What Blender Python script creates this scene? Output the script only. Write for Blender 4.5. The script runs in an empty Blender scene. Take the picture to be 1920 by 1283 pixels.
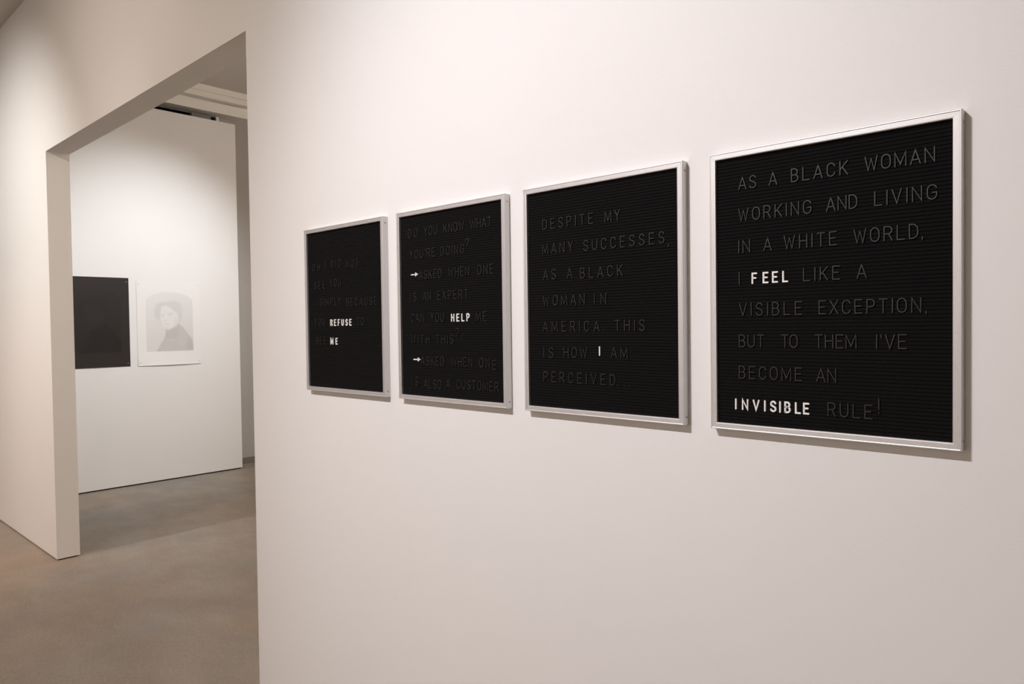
import bpy, bmesh, math, random
import numpy as np
from mathutils import Vector, Matrix

# ---------------------------------------------------------------- camera, world, lights, exposure
scene = bpy.context.scene
col = scene.collection
yaw, pitch, roll = math.radians(43.14361437), math.radians(-1.31220234), math.radians(-0.76521588)
fw = Vector((-math.sin(yaw)*math.cos(pitch), math.cos(yaw)*math.cos(pitch), math.sin(pitch)))
r0 = Vector((math.cos(yaw), math.sin(yaw), 0)); u0 = r0.cross(fw)
rt = math.cos(roll)*r0 + math.sin(roll)*u0
up = -math.sin(roll)*r0 + math.cos(roll)*u0
cam = bpy.data.cameras.new('camera'); cam_o = bpy.data.objects.new('camera', cam); col.objects.link(cam_o)
cam.sensor_width = 36; cam.lens = 1356.99*36/1920; cam.clip_start = 0.02
M = Matrix((rt, up, -fw)).transposed().to_4x4(); M.translation = Vector((0, -1.47475, 1.6))
cam_o.matrix_world = M
scene.camera = cam_o

world = bpy.data.worlds.new('world'); scene.world = world; world.use_nodes = True
world.node_tree.nodes['Background'].inputs[0].default_value = (1.0, .93, .86, 1)
world.node_tree.nodes['Background'].inputs[1].default_value = 0.0

def spot(name, loc, tgt, power, color, size, blend, rad=.022):
    l = bpy.data.lights.new(name, 'SPOT'); l.energy = power; l.color = color
    l.spot_size = math.radians(size); l.spot_blend = blend; l.shadow_soft_size = rad
    o = bpy.data.objects.new(name, l); col.objects.link(o); o.location = loc
    o.rotation_euler = (Vector(tgt)-Vector(loc)).to_track_quat('-Z', 'Y').to_euler()
    return o
# front-room track lights and one added fill, aimed at the wall of letter boards
spot('track_and_fill_boards', (-1.65, -2.6, 3.75), (-1.0, 0, 1.35), 135, (.985, .94, .955), 102, 1.0)
spot('track_and_fill_boards', (-1.8, -2.6, 3.75), (-1.40, 0, 1.8), 152, (.92, .93, .985), 65, 1.0)
spot('track_and_fill_boards', (-1.55, -2.7, 3.8), (-1.15, 0, .6), 158, (.995, .91, .915), 75, 1.0)  # added fill to lift the lower part of the wall
# added fills for opening and floor, and the left wall's track light
spot('fill_light_opening', (-4.2, -2.6, 3.8), (-4.35, 0, 1.9), 124, (1.0, .865, .745), 104, 1.0)  # added broad fill for the wall above the opening
spot('fill_light_opening', (-3.6, -2.2, 3.9), (-4.5, -.6, 0), 50, (1.0, .90, .86), 90, 1.0)  # added fill for the floor near the opening
spot('fill_light_opening', (-3.0, -1.0, 3.8), (-5.76, .1, 1.5), 34, (1.0, .85, .85), 50, 1.0)  # added to brighten the jamb
spot('track_and_fill_left', (-5.6, -2.5, 3.75), (-6.75, 0, 1.85), 335, (1.0, .965, .92), 82, 1.0)
spot('track_and_fill_left', (-6.3, -2.4, 3.9), (-6.6, -1.2, 0), 165, (1.0, .60, .42), 80, 1.0)  # added warm fill for the floor at left
# added unseen spots behind the camera; bounce off the opposite wall lifts the ambient
spot('fill_light_opposite_wall', (-1.0, -3.6, 3.75), (-1.0, -6.0, 1.6), 580, (1.0, .849, .74), 110, 1.0)
spot('fill_light_opposite_wall', (-5.0, -3.6, 3.75), (-5.0, -6.0, 1.6), 580, (1.0, .849, .74), 110, 1.0)
# track light on the prints, then added unseen spots for rear-room ambient
spot('track_light_prints', (-5.1, 1.8, 4.1), (-7.93, 1.35, 1.75), 385, (.95, .97, 1.0), 63, 1.0)
spot('fill_light_rear_room', (-3.5, 3.2, 4.0), (-1.3, 3.2, 3.1), 760, (1.0, .87, .74), 120, 1.0)
spot('fill_light_rear_room', (-4.2, 5.0, 4.0), (-4.2, 6.8, 3.0), 680, (1.0, .87, .74), 120, 1.0)

vs = scene.view_settings
vs.view_transform = 'Standard'; vs.look = 'None'; vs.exposure = 0.0; vs.gamma = 1.0; vs.use_curve_mapping = False

# ---------------------------------------------------------------- helpers
def mat(name, color, rough=.6, metal=0., spec=.5):
    m = bpy.data.materials.new(name); m.use_nodes = True
    b = m.node_tree.nodes['Principled BSDF']
    b.inputs['Base Color'].default_value = (*color, 1); b.inputs['Roughness'].default_value = rough
    b.inputs['Metallic'].default_value = metal; b.inputs['Specular IOR Level'].default_value = spec
    return m
def nodes(m): return m.node_tree.nodes, m.node_tree.links, m.node_tree.nodes['Principled BSDF']
def noise_bump(m, scale, dist, strength=.3, detail=4, stretch=(1, 1, 1)):
    n, l, b = nodes(m)
    tc = n.new('ShaderNodeTexCoord'); mp = n.new('ShaderNodeMapping'); mp.inputs['Scale'].default_value = stretch
    t = n.new('ShaderNodeTexNoise'); t.inputs['Scale'].default_value = scale; t.inputs['Detail'].default_value = detail
    bp = n.new('ShaderNodeBump'); bp.inputs['Strength'].default_value = strength; bp.inputs['Distance'].default_value = dist
    l.new(tc.outputs['Object'], mp.inputs['Vector']); l.new(mp.outputs[0], t.inputs['Vector'])
    l.new(t.outputs['Fac'], bp.inputs['Height']); l.new(bp.outputs[0], b.inputs['Normal'])
    return t, mp
def link(o, parent=None, label=None, category=None, group=None, kind=None):
    col.objects.link(o)
    if parent: o.parent = parent
    for k, v in (('label', label), ('category', category), ('group', group), ('kind', kind)):
        if v: o[k] = v
    return o
def mesh_obj(name, verts, faces, m, parent=None, smooth=False, **kw):
    me = bpy.data.meshes.new(name); me.from_pydata(verts, [], faces); me.update()
    bm = bmesh.new(); bm.from_mesh(me); bmesh.ops.recalc_face_normals(bm, faces=bm.faces); bm.to_mesh(me); bm.free()
    if smooth:
        for p in me.polygons: p.use_smooth = True
    me.materials.append(m)
    return link(bpy.data.objects.new(name, me), parent, **kw)
class Geo:
    def __init__(s): s.v = []; s.f = []
    def box(s, x0, x1, y0, y1, z0, z1):
        k = len(s.v)
        s.v += [(x, y, z) for z in (z0, z1) for y in (y0, y1) for x in (x0, x1)]
        s.f += [tuple(k+i for i in q) for q in ((0, 2, 3, 1), (4, 5, 7, 6), (0, 1, 5, 4), (2, 6, 7, 3), (0, 4, 6, 2), (1, 3, 7, 5))]
        return s
    def obj(s, name, m, parent=None, **kw): return mesh_obj(name, s.v, s.f, m, parent, **kw)
def struct(name, g, m, parent=None, **kw): return g.obj(name, m, parent, kind='structure', **kw)

# ---------------------------------------------------------------- materials
def wall_mat(name, color):
    m = mat(name, color, .62, spec=.3)
    n, l, b = nodes(m)
    t, mp = noise_bump(m, 110, .001, .15, 5, (1, 1, 2.2))
    t2 = n.new('ShaderNodeTexNoise'); t2.inputs['Scale'].default_value = 1.1; t2.inputs['Detail'].default_value = 3
    r = n.new('ShaderNodeValToRGB'); r.color_ramp.elements[0].position = .3; r.color_ramp.elements[1].position = .7
    r.color_ramp.elements[0].color = (*[c*.975 for c in color], 1); r.color_ramp.elements[1].color = (*color, 1)
    l.new(n['Texture Coordinate'].outputs['Object'], t2.inputs['Vector']); l.new(t2.outputs['Fac'], r.inputs[0]); l.new(r.outputs[0], b.inputs['Base Color'])
    return m
M_wall = wall_mat('painted_drywall', (.80, .785, .77))
M_wall_far = wall_mat('painted_drywall_rear_room', (.80, .79, .785))
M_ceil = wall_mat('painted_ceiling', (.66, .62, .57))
M_ceil_rear = wall_mat('painted_roof_deck', (.60, .56, .51))
M_beam = wall_mat('painted_beam', (.84, .81, .77))
M_wall_rear = wall_mat('shade_darkened_wall', (.40, .375, .35))  # shade behind the partition is put into this wall colour
M_reveal = mat('dark_wall_reveal', (.03, .022, .016), .9)
M_base = mat('brown_grey_baseboard', (.16, .135, .115), .6)
M_dark = mat('dark_recess', (.035, .028, .022), .9)
M_duct = mat('grey_metal_duct', (.22, .22, .22), .5, .2)
M_white = mat('white_bracket', (.75, .73, .70), .5)

M_floor = mat('polished_concrete', (.3, .25, .2), .42, spec=.4)
def floor_nodes():
    n, l, b = nodes(M_floor)
    tc = n.new('ShaderNodeTexCoord')
    def noise(scale, detail, rough=.6, stretch=None, rot=0):
        t = n.new('ShaderNodeTexNoise'); t.inputs['Scale'].default_value = scale; t.inputs['Detail'].default_value = detail; t.inputs['Roughness'].default_value = rough
        if stretch:
            mp = n.new('ShaderNodeMapping'); mp.inputs['Scale'].default_value = stretch; mp.inputs['Rotation'].default_value = (0, 0, rot)
            l.new(tc.outputs['Object'], mp.inputs['Vector']); l.new(mp.outputs[0], t.inputs['Vector'])
        else: l.new(tc.outputs['Object'], t.inputs['Vector'])
        return t
    def ramp(t, p0, p1, c0, c1):
        r = n.new('ShaderNodeValToRGB'); r.color_ramp.elements[0].position = p0; r.color_ramp.elements[1].position = p1
        r.color_ramp.elements[0].color = (*c0, 1); r.color_ramp.elements[1].color = (*c1, 1); l.new(t.outputs['Fac'], r.inputs[0]); return r
    def mix(a, b_, fac, mode='MIX'):
        x = n.new('ShaderNodeMix'); x.data_type = 'RGBA'; x.blend_type = mode
        if isinstance(fac, float): x.inputs['Factor'].default_value = fac
        else: l.new(fac, x.inputs['Factor'])
        l.new(a, x.inputs['A']); l.new(b_, x.inputs['B']); return x.outputs['Result']
    big = ramp(noise(.9, 5), .35, .65, (.350, .278, .212), (.308, .288, .260))
    mid = ramp(noise(2.6, 9, .68, (1, 2.2, 1), .75), .3, .72, (.87, .87, .87), (1.07, 1.06, 1.05))
    fine = ramp(noise(34, 9, .78, (1, 3.0, 1), .75), .28, .75, (.74, .74, .74), (1.19, 1.19, 1.18))
    c = mix(big.outputs[0], mid.outputs[0], 1.0, 'MULTIPLY'); c = mix(c, fine.outputs[0], 1.0, 'MULTIPLY')
    spk = ramp(noise(26, 4, .6, (1, 3.2, 1), .75), .66, .72, (1, 1, 1), (.55, .5, .46))
    c = mix(c, spk.outputs[0], .8, 'MULTIPLY')
    l.new(c, b.inputs['Base Color'])
    rr = ramp(noise(3, 5), .3, .7, (.34, .34, .34), (.55, .55, .55)); l.new(rr.outputs[0], b.inputs['Roughness'])
    bp = n.new('ShaderNodeBump'); bp.inputs['Strength'].default_value = .12; bp.inputs['Distance'].default_value = .002
    l.new(noise(25, 6).outputs['Fac'], bp.inputs['Height']); l.new(bp.outputs[0], b.inputs['Normal'])
floor_nodes()

M_alu = mat('satin_aluminium', (.69, .678, .675), .50, .75); 
M_screw = mat('steel_screw', (.35, .33, .31), .4, .9)
M_felt = mat('black_felt', (.0055, .0046, .005), .95, spec=.12)
M_felt.node_tree.nodes['Principled BSDF'].inputs['Sheen Weight'].default_value = .012
noise_bump(M_felt, 900, .0003, .5, 2)
M_black = mat('black_plastic_letter', (.0155, .0148, .0156), .43, spec=.5)
M_lwhite = mat('white_plastic_letter', (.86, .85, .83), .4)
M_back = mat('hardboard_back', (.09, .06, .04), .8)
M_pin = mat('steel_pin', (.45, .44, .43), .35, .8)

# ---------------------------------------------------------------- the setting
XL, XR, ZL, T, ZC = -5.7598, -2.8795, 2.8433, .1439, 4.0083
struct('floor', Geo().box(-11, 3, -6.2, 9, -.1, 0), M_floor)
g = Geo(); r = .009
g.box(-11, XL, 0, T, r, ZC+.6).box(XL, XR, 0, T, ZL, ZC+.6).box(XR, 3, 0, T, r, ZC+.6)
wf = struct('wall_front', g, M_wall)
struct('trim_1', Geo().box(-11, XL-.012, .012, T-.012, 0, r+.001).box(XR+.012, 3, .012, T-.012, 0, r+.001), M_reveal)
struct('ceiling', Geo().box(-11, 3, -6.2, 0, ZC, ZC+.1), M_ceil)
struct('wall_right', Geo().box(3, 3.1, -6.2, 9, 0, 5), M_wall)
struct('wall_left', Geo().box(-11.1, -11, -6.2, 9, 0, 5), M_wall)
struct('wall_back', Geo().box(-11, 3, -6.2, -6.1, 0, 5), M_wall)
# rear room: partition that carries the prints
XF, YF, ZF = -7.933, 2.4357, 3.923
struct('wall_far', Geo().box(XF-.14, XF, T+.001, YF, .014, ZF), M_wall_far)
struct('trim_2', Geo().box(XF-.125, XF-.015, T+.02, YF-.015, 0, .015), M_reveal)
# wall behind the partition, with a slot at its top left, its baseboard
XB = -8.19
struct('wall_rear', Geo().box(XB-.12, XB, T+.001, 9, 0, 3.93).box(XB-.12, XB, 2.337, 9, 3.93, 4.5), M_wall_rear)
struct('baseboard_rear', Geo().box(XB, XB+.012, T+.001, 9, 0, .072), M_base)
struct('wall_end', Geo().box(-11, 3, 6.8, 6.9, 0, 5), M_wall_far)
struct('wall_side', Geo().box(-1.3, -1.2, T+.001, 6.8, 0, 5), M_wall_far)
# rear-room roof: deck and white painted beams running along it
rc = struct('ceiling_rear', Geo().box(-11, 3, T+.001, 9, 4.286, 4.40), M_ceil_rear)
def beam(x0, x1, z0, z1, tilt=0, name='beam', m=M_beam):
    g = Geo().box(x0, x1, T+.001, 9, z0, z1)
    g.v = [(x, y, z+tilt*(y-1.8)) for x, y, z in g.v]
    return g.obj(name, m, rc)
beam(-8.19, -7.985, 4.03, 4.06)
low = Geo().box(-8.18, -7.985, T+.001, 3.6, 4.06, 4.065)
low.v = [(x, y, z if z < 4.062 else 4.065+(y-T)*.0335) for x, y, z in low.v]   # packer whose top rises along the beam
low.obj('packing_board', M_beam, rc)
beam(-8.16, -8.005, 4.105, 4.150)
beam(-8.12, -7.90, 4.152, 4.214)
beam(-8.12, -7.897, 4.2165, 4.285)
struct('wall_service_shaft', Geo().box(-8.7, -8.65, T+.001, 9, 3.9, 4.285), M_dark)
# small service things seen in the slot above the partition
d = Geo().box(-8.165, -8.10, 2.02, 2.235, 3.93, 4.012).obj('service_duct', M_duct, None, label='small grey metal box on the dark ledge above the rear partition', category='duct')
b_ = Geo().box(-8.17, -8.14, 2.245, 2.345, 4.045, 4.075).box(-8.17, -8.14, 2.315, 2.345, 3.93, 4.045)
b_.obj('angle_bracket', M_white, None, label='white angle bracket under the beam above the rear partition', category='bracket')
g = Geo()
ns = 10
for i, y in enumerate((.2, 2.2)):
    for k in range(ns):
        a = 2*math.pi*k/ns; g.v.append((-8.13+.009*math.cos(a), y, 4.018+.009*math.sin(a)))
g.f = [(k, (k+1) % ns, ns+(k+1) % ns, ns+k) for k in range(ns)] + [tuple(range(ns)), tuple(range(ns, 2*ns))]
g.obj('conduit_pipe', M_duct, None, label='thin dark conduit running under the white beam above the rear partition', category='pipe')

# ---------------------------------------------------------------- letter boards
LAY = {
 4: [
  ('AS', -0.7023, -0.6621, 1.8812, 'k'),
  ('A', -0.6349, -0.6187, 1.8809, 'k'),
  ('BLACK', -0.5896, -0.4795, 1.8795, 'k'),
  ('WOMAN', -0.4498, -0.3315, 1.8802, 'k'),
  ('WORKING', -0.7027, -0.5485, 1.8150, 'k'),
  ('AND', -0.5209, -0.4625, 1.8139, 'k'),
  ('LIVING', -0.4333, -0.3281, 1.8140, 'k'),
  ('IN', -0.7032, -0.6762, 1.7472, 'k'),
  ('A', -0.6462, -0.6316, 1.7466, 'k'),
  ('WHITE', -0.6049, -0.5000, 1.7469, 'k'),
  ('WORLD', -0.4700, -0.3582, 1.7479, 'k'),
  (',', -0.3547, -0.3500, 1.7436, 'k'),
  ('I', -0.7036, -0.6987, 1.6800, 'k'),
  ('LIKE', -0.5662, -0.4947, 1.6793, 'k'),
  ('A', -0.4627, -0.4476, 1.6795, 'k'),
  ('VISIBLE', -0.7024, -0.5679, 1.6152, 'k'),
  ('EXCEPTION', -0.5358, -0.3536, 1.6128, 'k'),
  (',', -0.3484, -0.3442, 1.6102, 'k'),
  ('BUT', -0.7035, -0.6467, 1.5459, 'k'),
  ('TO', -0.6113, -0.5770, 1.5464, 'k'),
  ('THEM', -0.5437, -0.4644, 1.5457, 'k'),
  ("I'VE", -0.4307, -0.3774, 1.5457, 'k'),
  ('BECOME', -0.7039, -0.5684, 1.4799, 'k'),
  ('AN', -0.5412, -0.5021, 1.4772, 'k'),
  ('RULE', -0.5194, -0.4360, 1.4172, 'k'),
  ('!', -0.4273, -0.4233, 1.4246, 'k'),
  ('F', -0.6753, -0.6606, 1.6779, 'w'),
  ('E', -0.6509, -0.6365, 1.6783, 'w'),
  ('E', -0.6308, -0.6165, 1.6786, 'w'),
  ('L', -0.6097, -0.5953, 1.6786, 'w'),
  ('I', -0.7136, -0.7083, 1.4131, 'w'),
  ('N', -0.6974, -0.6827, 1.4135, 'w'),
  ('V', -0.6733, -0.6580, 1.4131, 'w'),
  ('I', -0.6488, -0.6445, 1.4135, 'w'),
  ('S', -0.6362, -0.6214, 1.4128, 'w'),
  ('I', -0.6167, -0.6123, 1.4134, 'w'),
  ('B', -0.6057, -0.5923, 1.4133, 'w'),
  ('L', -0.5845, -0.5709, 1.4131, 'w'),
  ('E', -0.5679, -0.5542, 1.4134, 'w'),
 ],
 3: [
  ('DESPITE', -1.2514, -1.0846, 1.8506, 'k'),
  ('MY', -1.0502, -1.0039, 1.8493, 'k'),
  ('MANY', -1.2525, -1.1492, 1.7861, 'k'),
  ('SUCCESSES', -1.1168, -0.8820, 1.7842, 'k'),
  (',', -0.8749, -0.8690, 1.7783, 'k'),
  ('AS', -1.2512, -1.2058, 1.7184, 'k'),
  ('A', -1.1699, -1.1530, 1.7182, 'k'),
  ('BLACK', -1.1277, -0.9984, 1.7159, 'k'),
  ('WOMAN', -1.2531, -1.1130, 1.6501, 'k'),
  ('IN', -1.0849, -1.0474, 1.6493, 'k'),
  ('AMERICA', -1.2543, -1.0686, 1.5816, 'k'),
  ('.', -1.0611, -1.0550, 1.5820, 'k'),
  ('THIS', -1.0235, -0.9371, 1.5824, 'k'),
  ('IS', -1.2530, -1.2181, 1.5130, 'k'),
  ('HOW', -1.1840, -1.1077, 1.5144, 'k'),
  ('I', -1.0728, -1.0673, 1.5212, 'w'),
  ('AM', -1.0356, -0.9864, 1.5164, 'k'),
  ('PERCEIVED', -1.2541, -1.0230, 1.4490, 'k'),
  ('...', -1.0145, -0.9794, 1.4496, 'k'),
 ],
 2: [
  ('DO', -1.8124, -1.7656, 1.8833, 'k'),
  ('YOU', -1.7349, -1.6719, 1.8842, 'k'),
  ('KNOW', -1.6429, -1.5527, 1.8826, 'k'),
  ('WHAT', -1.5274, -1.4404, 1.8805, 'k'),
  ("YOU'RE", -1.8063, -1.6846, 1.8153, 'k'),
  ('DOING', -1.6589, -1.5542, 1.8147, 'k'),
  ('?', -1.5506, -1.5322, 1.8164, 'k'),
  ('>', -1.8037, -1.7678, 1.7632, 'w'),
  ('ASKED', -1.7631, -1.6551, 1.7498, 'k'),
  ('WHEN', -1.6246, -1.5337, 1.7495, 'k'),
  ('ONE', -1.5005, -1.4351, 1.7489, 'k'),
  ('IS', -1.8078, -1.7765, 1.6803, 'k'),
  ('AN', -1.7456, -1.7053, 1.6820, 'k'),
  ('EXPERT', -1.6765, -1.5401, 1.6821, 'k'),
  ('CAN', -1.8059, -1.7395, 1.6112, 'k'),
  ('YOU', -1.7103, -1.6476, 1.6138, 'k'),
  ('HELP', -1.6162, -1.5358, 1.6121, 'w'),
  ('ME', -1.5089, -1.4642, 1.6158, 'k'),
  ('WITH', -1.8055, -1.7161, 1.5424, 'k'),
  ('THIS', -1.6853, -1.6060, 1.5461, 'k'),
  ('?', -1.6001, -1.5790, 1.5520, 'k'),
  ('>', -1.7980, -1.7627, 1.4954, 'w'),
  ('ASKED', -1.7598, -1.6507, 1.4765, 'k'),
  ('WHEN', -1.6172, -1.5263, 1.4790, 'k'),
  ('ON', -1.4972, -1.4545, 1.4815, 'k'),
  ('E', -1.4459, -1.4286, 1.4748, 'k'),
  ('IS', -1.8046, -1.7742, 1.4105, 'k'),
  ('ALSO', -1.7467, -1.6643, 1.4078, 'k'),
  ('A', -1.6443, -1.6219, 1.4115, 'k'),
  ('CUSTOMER', -1.5955, -1.4210, 1.4119, 'k'),
 ],
 1: [
  ('OH', -2.3762, -2.3238, 1.8089, 'k'),
  ('I', -2.2933, -2.2861, 1.8132, 'k'),
  ('DID', -2.2518, -2.1901, 1.8106, 'k'),
  ('NOT', -2.1601, -2.0836, 1.8087, 'k'),
  ('SEE', -2.3661, -2.2928, 1.7424, 'k'),
  ('YOU', -2.2629, -2.1934, 1.7435, 'k'),
  ('..', -2.1623, -2.1401, 1.7422, 'k'),
  ('SIMPLY', -2.3302, -2.1928, 1.6772, 'k'),
  ('BECAUSE', -2.1617, -1.9833, 1.6749, 'k'),
  ('YOU', -2.3679, -2.2975, 1.6071, 'k'),
  ('REFUSE', -2.2647, -2.1323, 1.6062, 'w'),
  ('TO', -2.0978, -2.0593, 1.6063, 'k'),
  ('SEE', -2.3610, -2.2938, 1.5394, 'k'),
  ('ME', -2.2658, -2.2202, 1.5395, 'w'),
 ],
}


def arc(cx, cy, rx, ry, a0, a1, n=9):
    return [(cx+rx*math.cos(math.radians(a0+(a1-a0)*i/(n-1))), cy+ry*math.sin(math.radians(a0+(a1-a0)*i/(n-1)))) for i in range(n)]
# strokes on the unit square, (glyph width / cap height, strokes)
G = {
 'A': (.66, [[(0, 0), (.5, 1)], [(1, 0), (.5, 1)], [(.16, .30), (.84, .30)]]),
 'B': (.56, [[(0, 0), (0, 1), (.5, 1)]+arc(.5, .76, .42, .24, 90, -90, 7)+[(0, .52)], [(.5, .52)]+arc(.52, .26, .48, .26, 90, -90, 7)+[(0, 0)]]),
 'C': (.60, [arc(.5, .68, .5, .32, 15, 180, 8)+arc(.5, .32, .5, .32, 180, 345, 8)]),
 'D': (.58, [[(0, 0), (0, 1), (.35, 1)]+arc(.35, .62, .65, .38, 90, 0, 6)+arc(.35, .38, .65, .38, 0, -90, 6)+[(0, 0)]]),
 'E': (.54, [[(1, 1), (0, 1), (0, 0), (1, 0)], [(0, .52), (.82, .52)]]),
 'F': (.52, [[(1, 1), (0, 1), (0, 0)], [(0, .52), (.82, .52)]]),
 'G': (.62, [arc(.5, .68, .5, .32, 20, 180, 8)+arc(.5, .32, .5, .32, 180, 350, 8)+[(1, .47), (.58, .47)]]),
 'H': (.60, [[(0, 0), (0, 1)], [(1, 0), (1, 1)], [(0, .52), (1, .52)]]),
 'I': (.10, [[(.5, 0), (.5, 1)]]),
 'K': (.58, [[(0, 0), (0, 1)], [(1, 1), (.02, .40)], [(.32, .58), (1, 0)]]),
 'L': (.52, [[(0, 1), (0, 0), (1, 0)]]),
 'M': (.74, [[(0, 0), (0, 1), (.5, .14), (1, 1), (1, 0)]]),
 'N': (.62, [[(0, 0), (0, 1), (1, 0), (1, 1)]]),
 'O': (.62, [arc(.5, .66, .5, .34, 0, 180, 9)+arc(.5, .34, .5, .34, 180, 360, 9)+[(1, .66)]]),
 'P': (.56, [[(0, 0), (0, 1), (.5, 1)]+arc(.55, .73, .45, .27, 90, -90, 7)+[(0, .46)]]),
 'R': (.58, [[(0, 0), (0, 1), (.5, 1)]+arc(.53, .74, .45, .26, 90, -90, 7)+[(0, .48)], [(.55, .48), (1, 0)]]),
 'S': (.58, [arc(.5, .76, .46, .24, 15, 180, 7)+[(.09, .62), (.9, .40)]+arc(.5, .25, .5, .25, 0, -165, 8)]),
 'T': (.58, [[(0, 1), (1, 1)], [(.5, 1), (.5, 0)]]),
 'U': (.60, [[(0, 1)]+arc(.5, .32, .5, .32, 180, 360, 9)+[(1, 1)]]),
 'V': (.64, [[(0, 1), (.5, 0), (1, 1)]]),
 'W': (.84, [[(0, 1), (.25, 0), (.5, .86), (.75, 0), (1, 1)]]),
 'X': (.60, [[(0, 0), (1, 1)], [(0, 1), (1, 0)]]),
 'Y': (.62, [[(0, 1), (.5, .46), (1, 1)], [(.5, .46), (.5, 0)]]),
 '?': (.50, [arc(.5, .76, .5, .24, 170, -20, 8)+[(.56, .42), (.52, .26)], [(.5, .02), (.5, .0)]]),
 '!': (.10, [[(.5, 1), (.5, .28)], [(.5, .02), (.5, 0)]]),
 '.': (.10, [[(.5, .02), (.5, 0)]]),
 ',': (.12, [[(.7, .03), (.2, -.12)]]),
 "'": (.10, [[(.5, 1), (.4, .80)]]),
 '>': (1.35, [[(.0, .42), (.98, .42)], [(.74, .60), (1, .42), (.74, .24), (.74, .60)], [(.84, .47), (.84, .37)]]),
}
def glyph_mesh(ch, cap, hw, th):
    w = max(G[ch][0]*cap, 2*hw); V = []; F = []
    c = hw*.35
    for s in G[ch][1]:
        P = [Vector((hw+x*(w-2*hw), hw+y*(cap-2*hw))) for x, y in s]
        Q = [P[0]]
        for p in P[1:]:
            if (p-Q[-1]).length > 1e-5: Q.append(p)
        P = Q
        secs = []
        def sec(pt, nrm, k): secs.append((pt, nrm, k))
        n = len(P); closed = (P[0]-P[-1]).length < 1e-4 and n > 3
        for i in range(n):
            if closed and i in (0, n-1): d0, d1 = (P[-1]-P[-2]).normalized(), (P[1]-P[0]).normalized()
            else:
                d0 = (P[i]-P[i-1]).normalized() if i else (P[1]-P[0]).normalized()
                d1 = (P[i+1]-P[i]).normalized() if i < n-1 else d0
            t = (d0+d1)
            if t.length < .2: t = d1.copy()
            t.normalize(); nr = Vector((-t.y, t.x))
            k = 1/max(.42, abs(nr.dot(Vector((-d1.y, d1.x)))))
            if i == 0 and not closed:
                for a in (75, 45, 20): sec(P[0]-d1*hw*math.sin(math.radians(a)), nr, max(.25, math.cos(math.radians(a))))
            sec(P[i], nr, k)
            if i == n-1 and not closed:
                for a in (20, 45, 75): sec(P[i]+d0*hw*math.sin(math.radians(a)), nr, max(.25, math.cos(math.radians(a))))
        base = len(V)
        for pt, nr, k in secs:
            a = hw*k; b = max(a-c*min(k, 1.5), a*.3)
            for off, y in ((a, 0), (a, -th*.72), (b, -th), (-b, -th), (-a, -th*.72), (-a, 0)):
                q = pt+nr*off; V.append((q.x, y, q.y))
        for i in range(len(secs)-1):
            for j in range(5):
                F.append((base+i*6+j, base+i*6+j+1, base+(i+1)*6+j+1, base+(i+1)*6+j))
        if not closed:
            F.append(tuple(base+j for j in range(6))); e = base+(len(secs)-1)*6; F.append(tuple(e+j for j in range(6)))
    return V, F, w
cache = {}
def letter_data(ch, cap, white):
    key = (ch, round(cap, 4), white)
    if key not in cache:
        V, F, w = glyph_mesh(ch, cap, .0019 if white else .00135, .0030)
        me = bpy.data.meshes.new('letter'); me.from_pydata(V, [], F)
        bm = bmesh.new(); bm.from_mesh(me); bmesh.ops.recalc_face_normals(bm, faces=bm.faces); bm.to_mesh(me); bm.free()
        me.materials.append(M_lwhite if white else M_black)
        cache[key] = (me, w)
    return cache[key]

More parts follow.
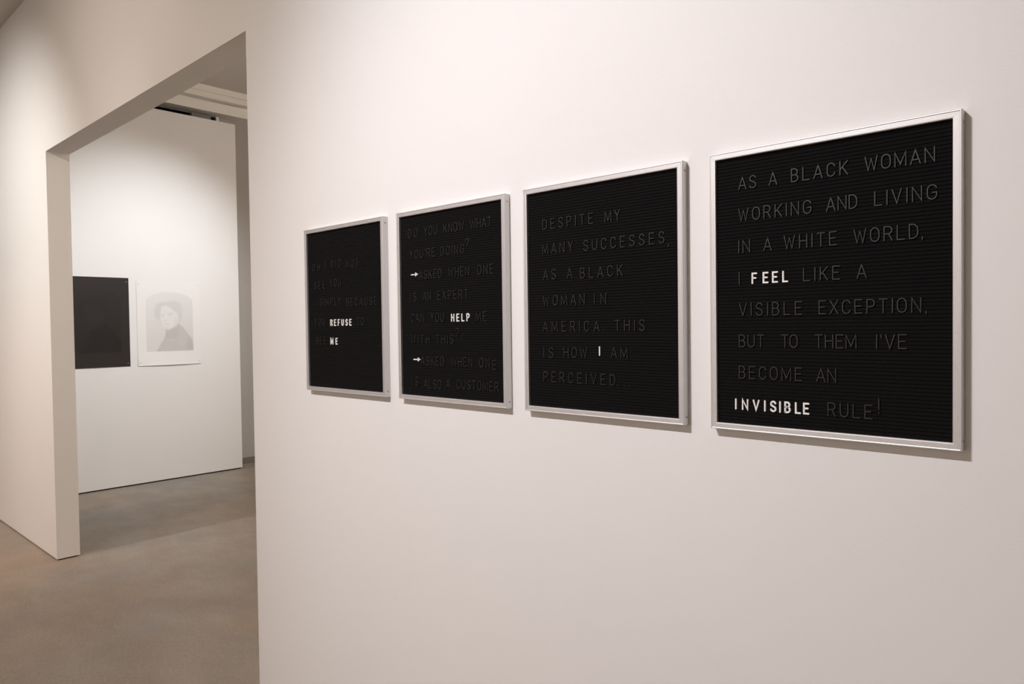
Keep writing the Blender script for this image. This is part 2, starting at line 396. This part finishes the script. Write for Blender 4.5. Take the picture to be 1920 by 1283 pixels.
FELT_Y = -.0140
def letter_board(x0, x1, words, label):
    z0, z1 = 1.3685, 1.9648
    cx, cz = (x0+x1)/2, (z0+z1)/2
    root = link(bpy.data.objects.new('letter_board', None), None, label, 'letter board', 'framed black letter boards hanging in a row on the white wall')
    root.location = (cx, 0, z0); root.empty_display_size = .05
    fwid = .0143
    hw_, hh = (x1-x0)/2-fwid, (z1-z0)/2-fwid
    # extruded, fluted aluminium profile: (distance outwards from sight edge, y)
    prof = [(0, -.0135), (0, -.0203), (.0006, -.0210)]
    t = .0019
    for k in range(4):
        prof += [(t, -.0213), (t+.0004, -.0205), (t+.0010, -.0205), (t+.0014, -.0213)]; t += .0025
    prof += [(.0122, -.0218), (.0133, -.0217), (.0140, -.0212), (.0143, -.0203), (.0143, -.0004), (.0120, -.0004), (.0120, -.0135)]
    corners = [(-1, -1), (1, -1), (1, 1), (-1, 1)]
    for k in range(4):
        a, b = corners[k], corners[(k+1) % 4]; V = []; F = []; n = len(prof)
        for (sx, sz) in (a, b):
            for (tt, y) in prof: V.append((sx*(hw_+tt), y, sz*(hh+tt)+(cz-z0)))
        F = [(i, (i+1) % n, n+(i+1) % n, n+i) for i in range(n)] + [tuple(range(n)), tuple(range(n, 2*n))]
        rail = mesh_obj('frame_rail', V, F, M_alu, root)
        if k == 1: right_rail = rail
    # grooved felt
    pitch_ = .00713; N = int(round(2*hh/pitch_)); pitch_ = 2*hh/N
    ring = []
    for i in range(N):
        z = -hh+i*pitch_+(cz-z0)
        for fz, y in ((.0, .0022), (.09, .0022), (.12, .0006), (.24, .0001), (.55, 0), (.86, .0001), (.97, .0006), (.995, .0022)):
            ring.append((z+fz*pitch_, FELT_Y+y))
    ring.append((hh+(cz-z0), FELT_Y+.0022))
    V = []; F = []
    xs = [-hw_-.0015, hw_+.0015]
    for z, y in ring:
        for x in xs: V.append((x, y, z))
    for i in range(len(ring)-1): F.append((2*i, 2*i+1, 2*i+3, 2*i+2))
    k = len(V); V += [(xs[0], -.006, ring[0][0]), (xs[1], -.006, ring[0][0]), (xs[1], -.006, ring[-1][0]), (xs[0], -.006, ring[-1][0])]
    F.append((k, k+1, k+2, k+3))
    mesh_obj('felt_panel', V, F, M_felt, root, label='grooved black felt panel')
    Geo().box(-hw_-.010, hw_+.010, -.0058, -.002, .004, z1-z0-.004).obj('back_panel', M_back, root)
    # screws in the right and left rails
    for s in (-1, 1):
        for z in (.018, z1-z0-.021):
            V = []; F = []; n = 10
            for (rr, dx) in ((.0026, 0), (.0026, .0005), (.0018, .0011), (.0006, .0007)):
                for q in range(n):
                    aa = 2*math.pi*q/n; V.append((s*(hw_+fwid+dx), -.0105+rr*math.cos(aa), z+rr*math.sin(aa)))
            for L_ in range(3):
                for q in range(n): F.append((L_*n+q, L_*n+(q+1) % n, (L_+1)*n+(q+1) % n, (L_+1)*n+q))
            F += [tuple(range(n)), tuple(range(3*n, 4*n))]
            mesh_obj('screw', V, F, M_screw, root)
    # letters pressed into the grooves
    rnd = random.Random(int(abs(cx)*1000))
    for (txt, a, b, zb, c) in words:
        white = c == 'w'; cap = .0240 if white else .0280
        kk = round((1.8805-zb)/.0668); zs = 1.8805-.0668*kk
        if abs(zb-zs) < .0045: zb = zs
        if txt == '?': zb += .011; cap = .032
        if txt == '>': cap = .024; zb -= .0095
        if txt == '!': cap = .030
        ws = [max(G[ch][0]*cap, .0038 if white else .0027) for ch in txt]
        if len(txt) == 1:
            x = (a+b)/2-ws[0]/2; gap = 0
        else:
            gap = ((b-a)-sum(ws))/(len(txt)-1); x = a
            if gap < .0012:                      # tight word: narrow nothing, let it run a little wide
                gap = .0012; x = (a+b)/2-(sum(ws)+gap*(len(txt)-1))/2
        for ch, w in zip(txt, ws):
            me, _ = letter_data(ch, cap, white)
            nm = {'>': 'arrow'}.get(ch, 'letter' if ch.isalpha() else 'punctuation_mark')
            o = bpy.data.objects.new(nm, me); o.location = (x-cx, FELT_Y+.0004, zb-z0)
            o.rotation_euler = (0, math.radians(rnd.uniform(-.8, .8)) if not white else 0, 0)
            link(o, root)
            if white: o['label'] = 'white plastic arrow' if ch == '>' else 'white plastic letter'
            x += w+gap
    return root
letter_board(-2.4235, -1.9380, LAY[1], 'leftmost aluminium-framed black letter board, five lines, white words REFUSE and ME')
letter_board(-1.8670, -1.3838, LAY[2], 'second black letter board from the doorway, white arrows and the white word HELP')
letter_board(-1.3170, -0.8325, LAY[3], 'third black letter board, one single white letter I near its bottom')
letter_board(-0.7668, -0.2895, LAY[4], 'black letter board nearest the right edge of the picture, white words FEEL and INVISIBLE')

# ---------------------------------------------------------------- prints on the far partition
def sstep(x, a, b):
    t = np.clip((x-a)/(b-a), 0, 1); return t*t*(3-2*t)
def poly_mask(X, Y, pts, soft):
    pts = np.array(pts, float); inside = np.zeros(X.shape, bool); dist = np.full(X.shape, 1e9)
    n = len(pts)
    for i in range(n):
        x1, y1 = pts[i]; x2, y2 = pts[(i+1) % n]
        cond = ((y1 > Y) != (y2 > Y)) & (X < (x2-x1)*(Y-y1)/((y2-y1) if y2 != y1 else 1e-9)+x1)
        inside ^= cond
        dx, dy = x2-x1, y2-y1; t = np.clip(((X-x1)*dx+(Y-y1)*dy)/(dx*dx+dy*dy), 0, 1)
        dist = np.minimum(dist, np.hypot(X-(x1+t*dx), Y-(y1+t*dy)))
    sd = np.where(inside, dist, -dist)
    return sstep(sd, -soft, soft)
def ell(X, Y, cx, cy, rx, ry, soft=.25):
    d = np.hypot((X-cx)/rx, (Y-cy)/ry); return 1-sstep(d, 1-soft, 1+soft)
def portrait_tone(X, Y):
    """tone 0 (paper) .. 1 (darkest); X, Y in picture units of a 645 x 815 plate, Y down"""
    t = .13+.16*(Y/815)+.08*(X/645)
    hair = np.maximum.reduce([ell(X, Y, 225, 235, 105, 95), ell(X, Y, 370, 230, 125, 110), ell(X, Y, 165, 290, 55, 95), ell(X, Y, 435, 320, 62, 110), ell(X, Y, 300, 190, 90, 55)])
    t = t+(.44-t)*hair*.8
    body = poly_mask(X, Y, [(120, 830), (180, 730), (240, 640), (262, 560), (300, 520), (440, 440), (500, 480), (560, 560), (625, 650), (660, 830)], 14)
    t = t+(.62-t)*body
    collar = poly_mask(X, Y, [(255, 515), (262, 600), (250, 650), (400, 650), (440, 560), (455, 440)], 12)
    t = t+(.70-t)*collar*.8
    face = poly_mask(X, Y, [(205, 215), (195, 280), (190, 340), (198, 400), (222, 460), (262, 510), (305, 520), (360, 495), (415, 440), (440, 370), (430, 300), (380, 262), (330, 215), (265, 185)], 14)
    t = t+(.12-t)*face*.92
    for cx, cy, rx, ry, v, s in ((222, 318, 34, 11, .38, .7), (330, 300, 42, 12, .38, .75), (325, 322, 26, 9, .46, .6), (225, 340, 20, 8, .44, .6),
                                 (252, 392, 22, 14, .34, .55), (272, 434, 38, 6, .10, .8), (272, 446, 34, 8, .46, .6), (400, 420, 30, 70, .30, .5), (290, 500, 40, 14, .30, .5),
                                 (200, 420, 14, 50, .30, .5)):
        m_ = ell(X, Y, cx, cy, rx, ry, .45)*s; t = t+(v-t)*m_
    fold = ell(X, Y, 330, 655, 60, 14, .5)*.35+ell(X, Y, 500, 690, 60, 60, .7)*.15; t = t-fold*.25
    t = t+.10*ell(X, Y, 600, 740, 60, 90, .6)
    return t
def plate_mask(X, Y):
    top = np.where(np.abs(X-322.5) < 322.5, 140-140*np.sqrt(np.clip(1-((X-322.5)/326)**2, 0, 1))*1.0, 200)
    return sstep(Y-top, -4, 8)
def vc_mat(name, rough, spec):
    m = mat(name, (1, 1, 1), rough, spec=spec); n, l, b = nodes(m)
    a = n.new('ShaderNodeAttribute'); a.attribute_name = 'ink'; l.new(a.outputs['Color'], b.inputs['Base Color']); return m
def make_print(y0, y1, z0, z1, paper, ink, rough, spec, label, curl):
    root = link(bpy.data.objects.new('art_print', None), None, label, 'print', 'unframed portrait prints pinned to the rear partition')
    root.location = (XF, y0, z0)
    W, H = y1-y0, z1-z0
    # sheet, lying almost flat, its lower edge curling a little off the wall
    def off(u, v): return .0025+curl*(max(0, .22-v)/.22)**2*(.35+.65*math.sin(math.pi*min(1, max(0, u))))
    nu, nv = 12, 24; V = []; F = []
    for s in (0, .0005):
        for j in range(nv+1):
            for i in range(nu+1):
                u, v = i/nu, j/nv; V.append((off(u, v)+s, u*W, v*H))
    S = (nu+1)*(nv+1)
    for j in range(nv):
        for i in range(nu):
            a = j*(nu+1)+i; F.append((a, a+1, a+nu+2, a+nu+1)); F.append((S+a, S+a+nu+1, S+a+nu+2, S+a+1))
    def rim(ids):
        for p, q in zip(ids, ids[1:]): F.append((p, q, S+q, S+p))
    rim([i for i in range(nu+1)]); rim([nv*(nu+1)+i for i in range(nu+1)]); rim([j*(nu+1) for j in range(nv+1)]); rim([j*(nu+1)+nu for j in range(nv+1)])
    mesh_obj('paper_sheet', V, F, mat('print_paper', paper, rough, spec=spec), root, smooth=False)
    # the printed plate (flat ink on the sheet)
    nx, ny = 129, 163
    U, Vv = np.meshgrid(np.linspace(0, 1, nx), np.linspace(0, 1, ny))
    X = U*645; Y = (1-Vv)*815
    msk = plate_mask(X, Y); tone = portrait_tone(X, Y)
    rgb = [(p+(i_-p)*tone*msk) for p, i_ in zip(paper, ink)]
    pu0, pu1, pv0, pv1 = .135, .880, .163, .868
    verts = []
    for j in range(ny):
        for i in range(nx):
            u = pu0+(pu1-pu0)*U[j, i]; v = pv0+(pv1-pv0)*Vv[j, i]
            verts.append((off(u, v)+.0010, u*W, v*H))
    keep = msk > .02
    faces = [(j*nx+i, j*nx+i+1, (j+1)*nx+i+1, (j+1)*nx+i) for j in range(ny-1) for i in range(nx-1) if keep[j, i] or keep[j+1, i+1]]
    me = bpy.data.meshes.new('printed_portrait'); me.from_pydata(verts, [], faces)
    at = me.color_attributes.new('ink', 'FLOAT_COLOR', 'POINT')
    buf = np.ones((ny*nx, 4), dtype=np.float32)
    for k in range(3): buf[:, k] = rgb[k].ravel()
    at.data.foreach_set('color', buf.ravel())
    me.materials.append(vc_mat('printed_ink', rough, spec))
    o = bpy.data.objects.new('printed_portrait', me); link(o, root, label='faint portrait of a person in a high collar under an arched top')
    for u in (.035, .965):
        for v in (.035, .955):
            n = 10; V = []; F = []
            for rr, dx in ((.0045, -.0003), (.0045, .0015), (.0028, .003)):
                for q in range(n):
                    aa = 2*math.pi*q/n; V.append((off(u, v)+.0008+dx, u*W+rr*math.cos(aa), v*H+rr*math.sin(aa)))
            for L_ in range(2):
                for q in range(n): F.append((L_*n+q, L_*n+(q+1) % n, (L_+1)*n+(q+1) % n, (L_+1)*n+q))
            F += [tuple(range(n)), tuple(range(2*n, 3*n))]
            mesh_obj('pin', V, F, M_pin, root)
    return root
make_print(.612, 1.260, 1.2334, 2.137, (.021, .0175, .0155), (.007, .006, .0065), .55, .25, 'black unframed portrait print pinned to the rear wall, partly behind the opening edge', .004)
make_print(1.334, 1.985, 1.2300, 2.122, (.80, .79, .785), (.40, .385, .38), .6, .3, 'white unframed print with a faint grey portrait, pinned right of the black print', .014)
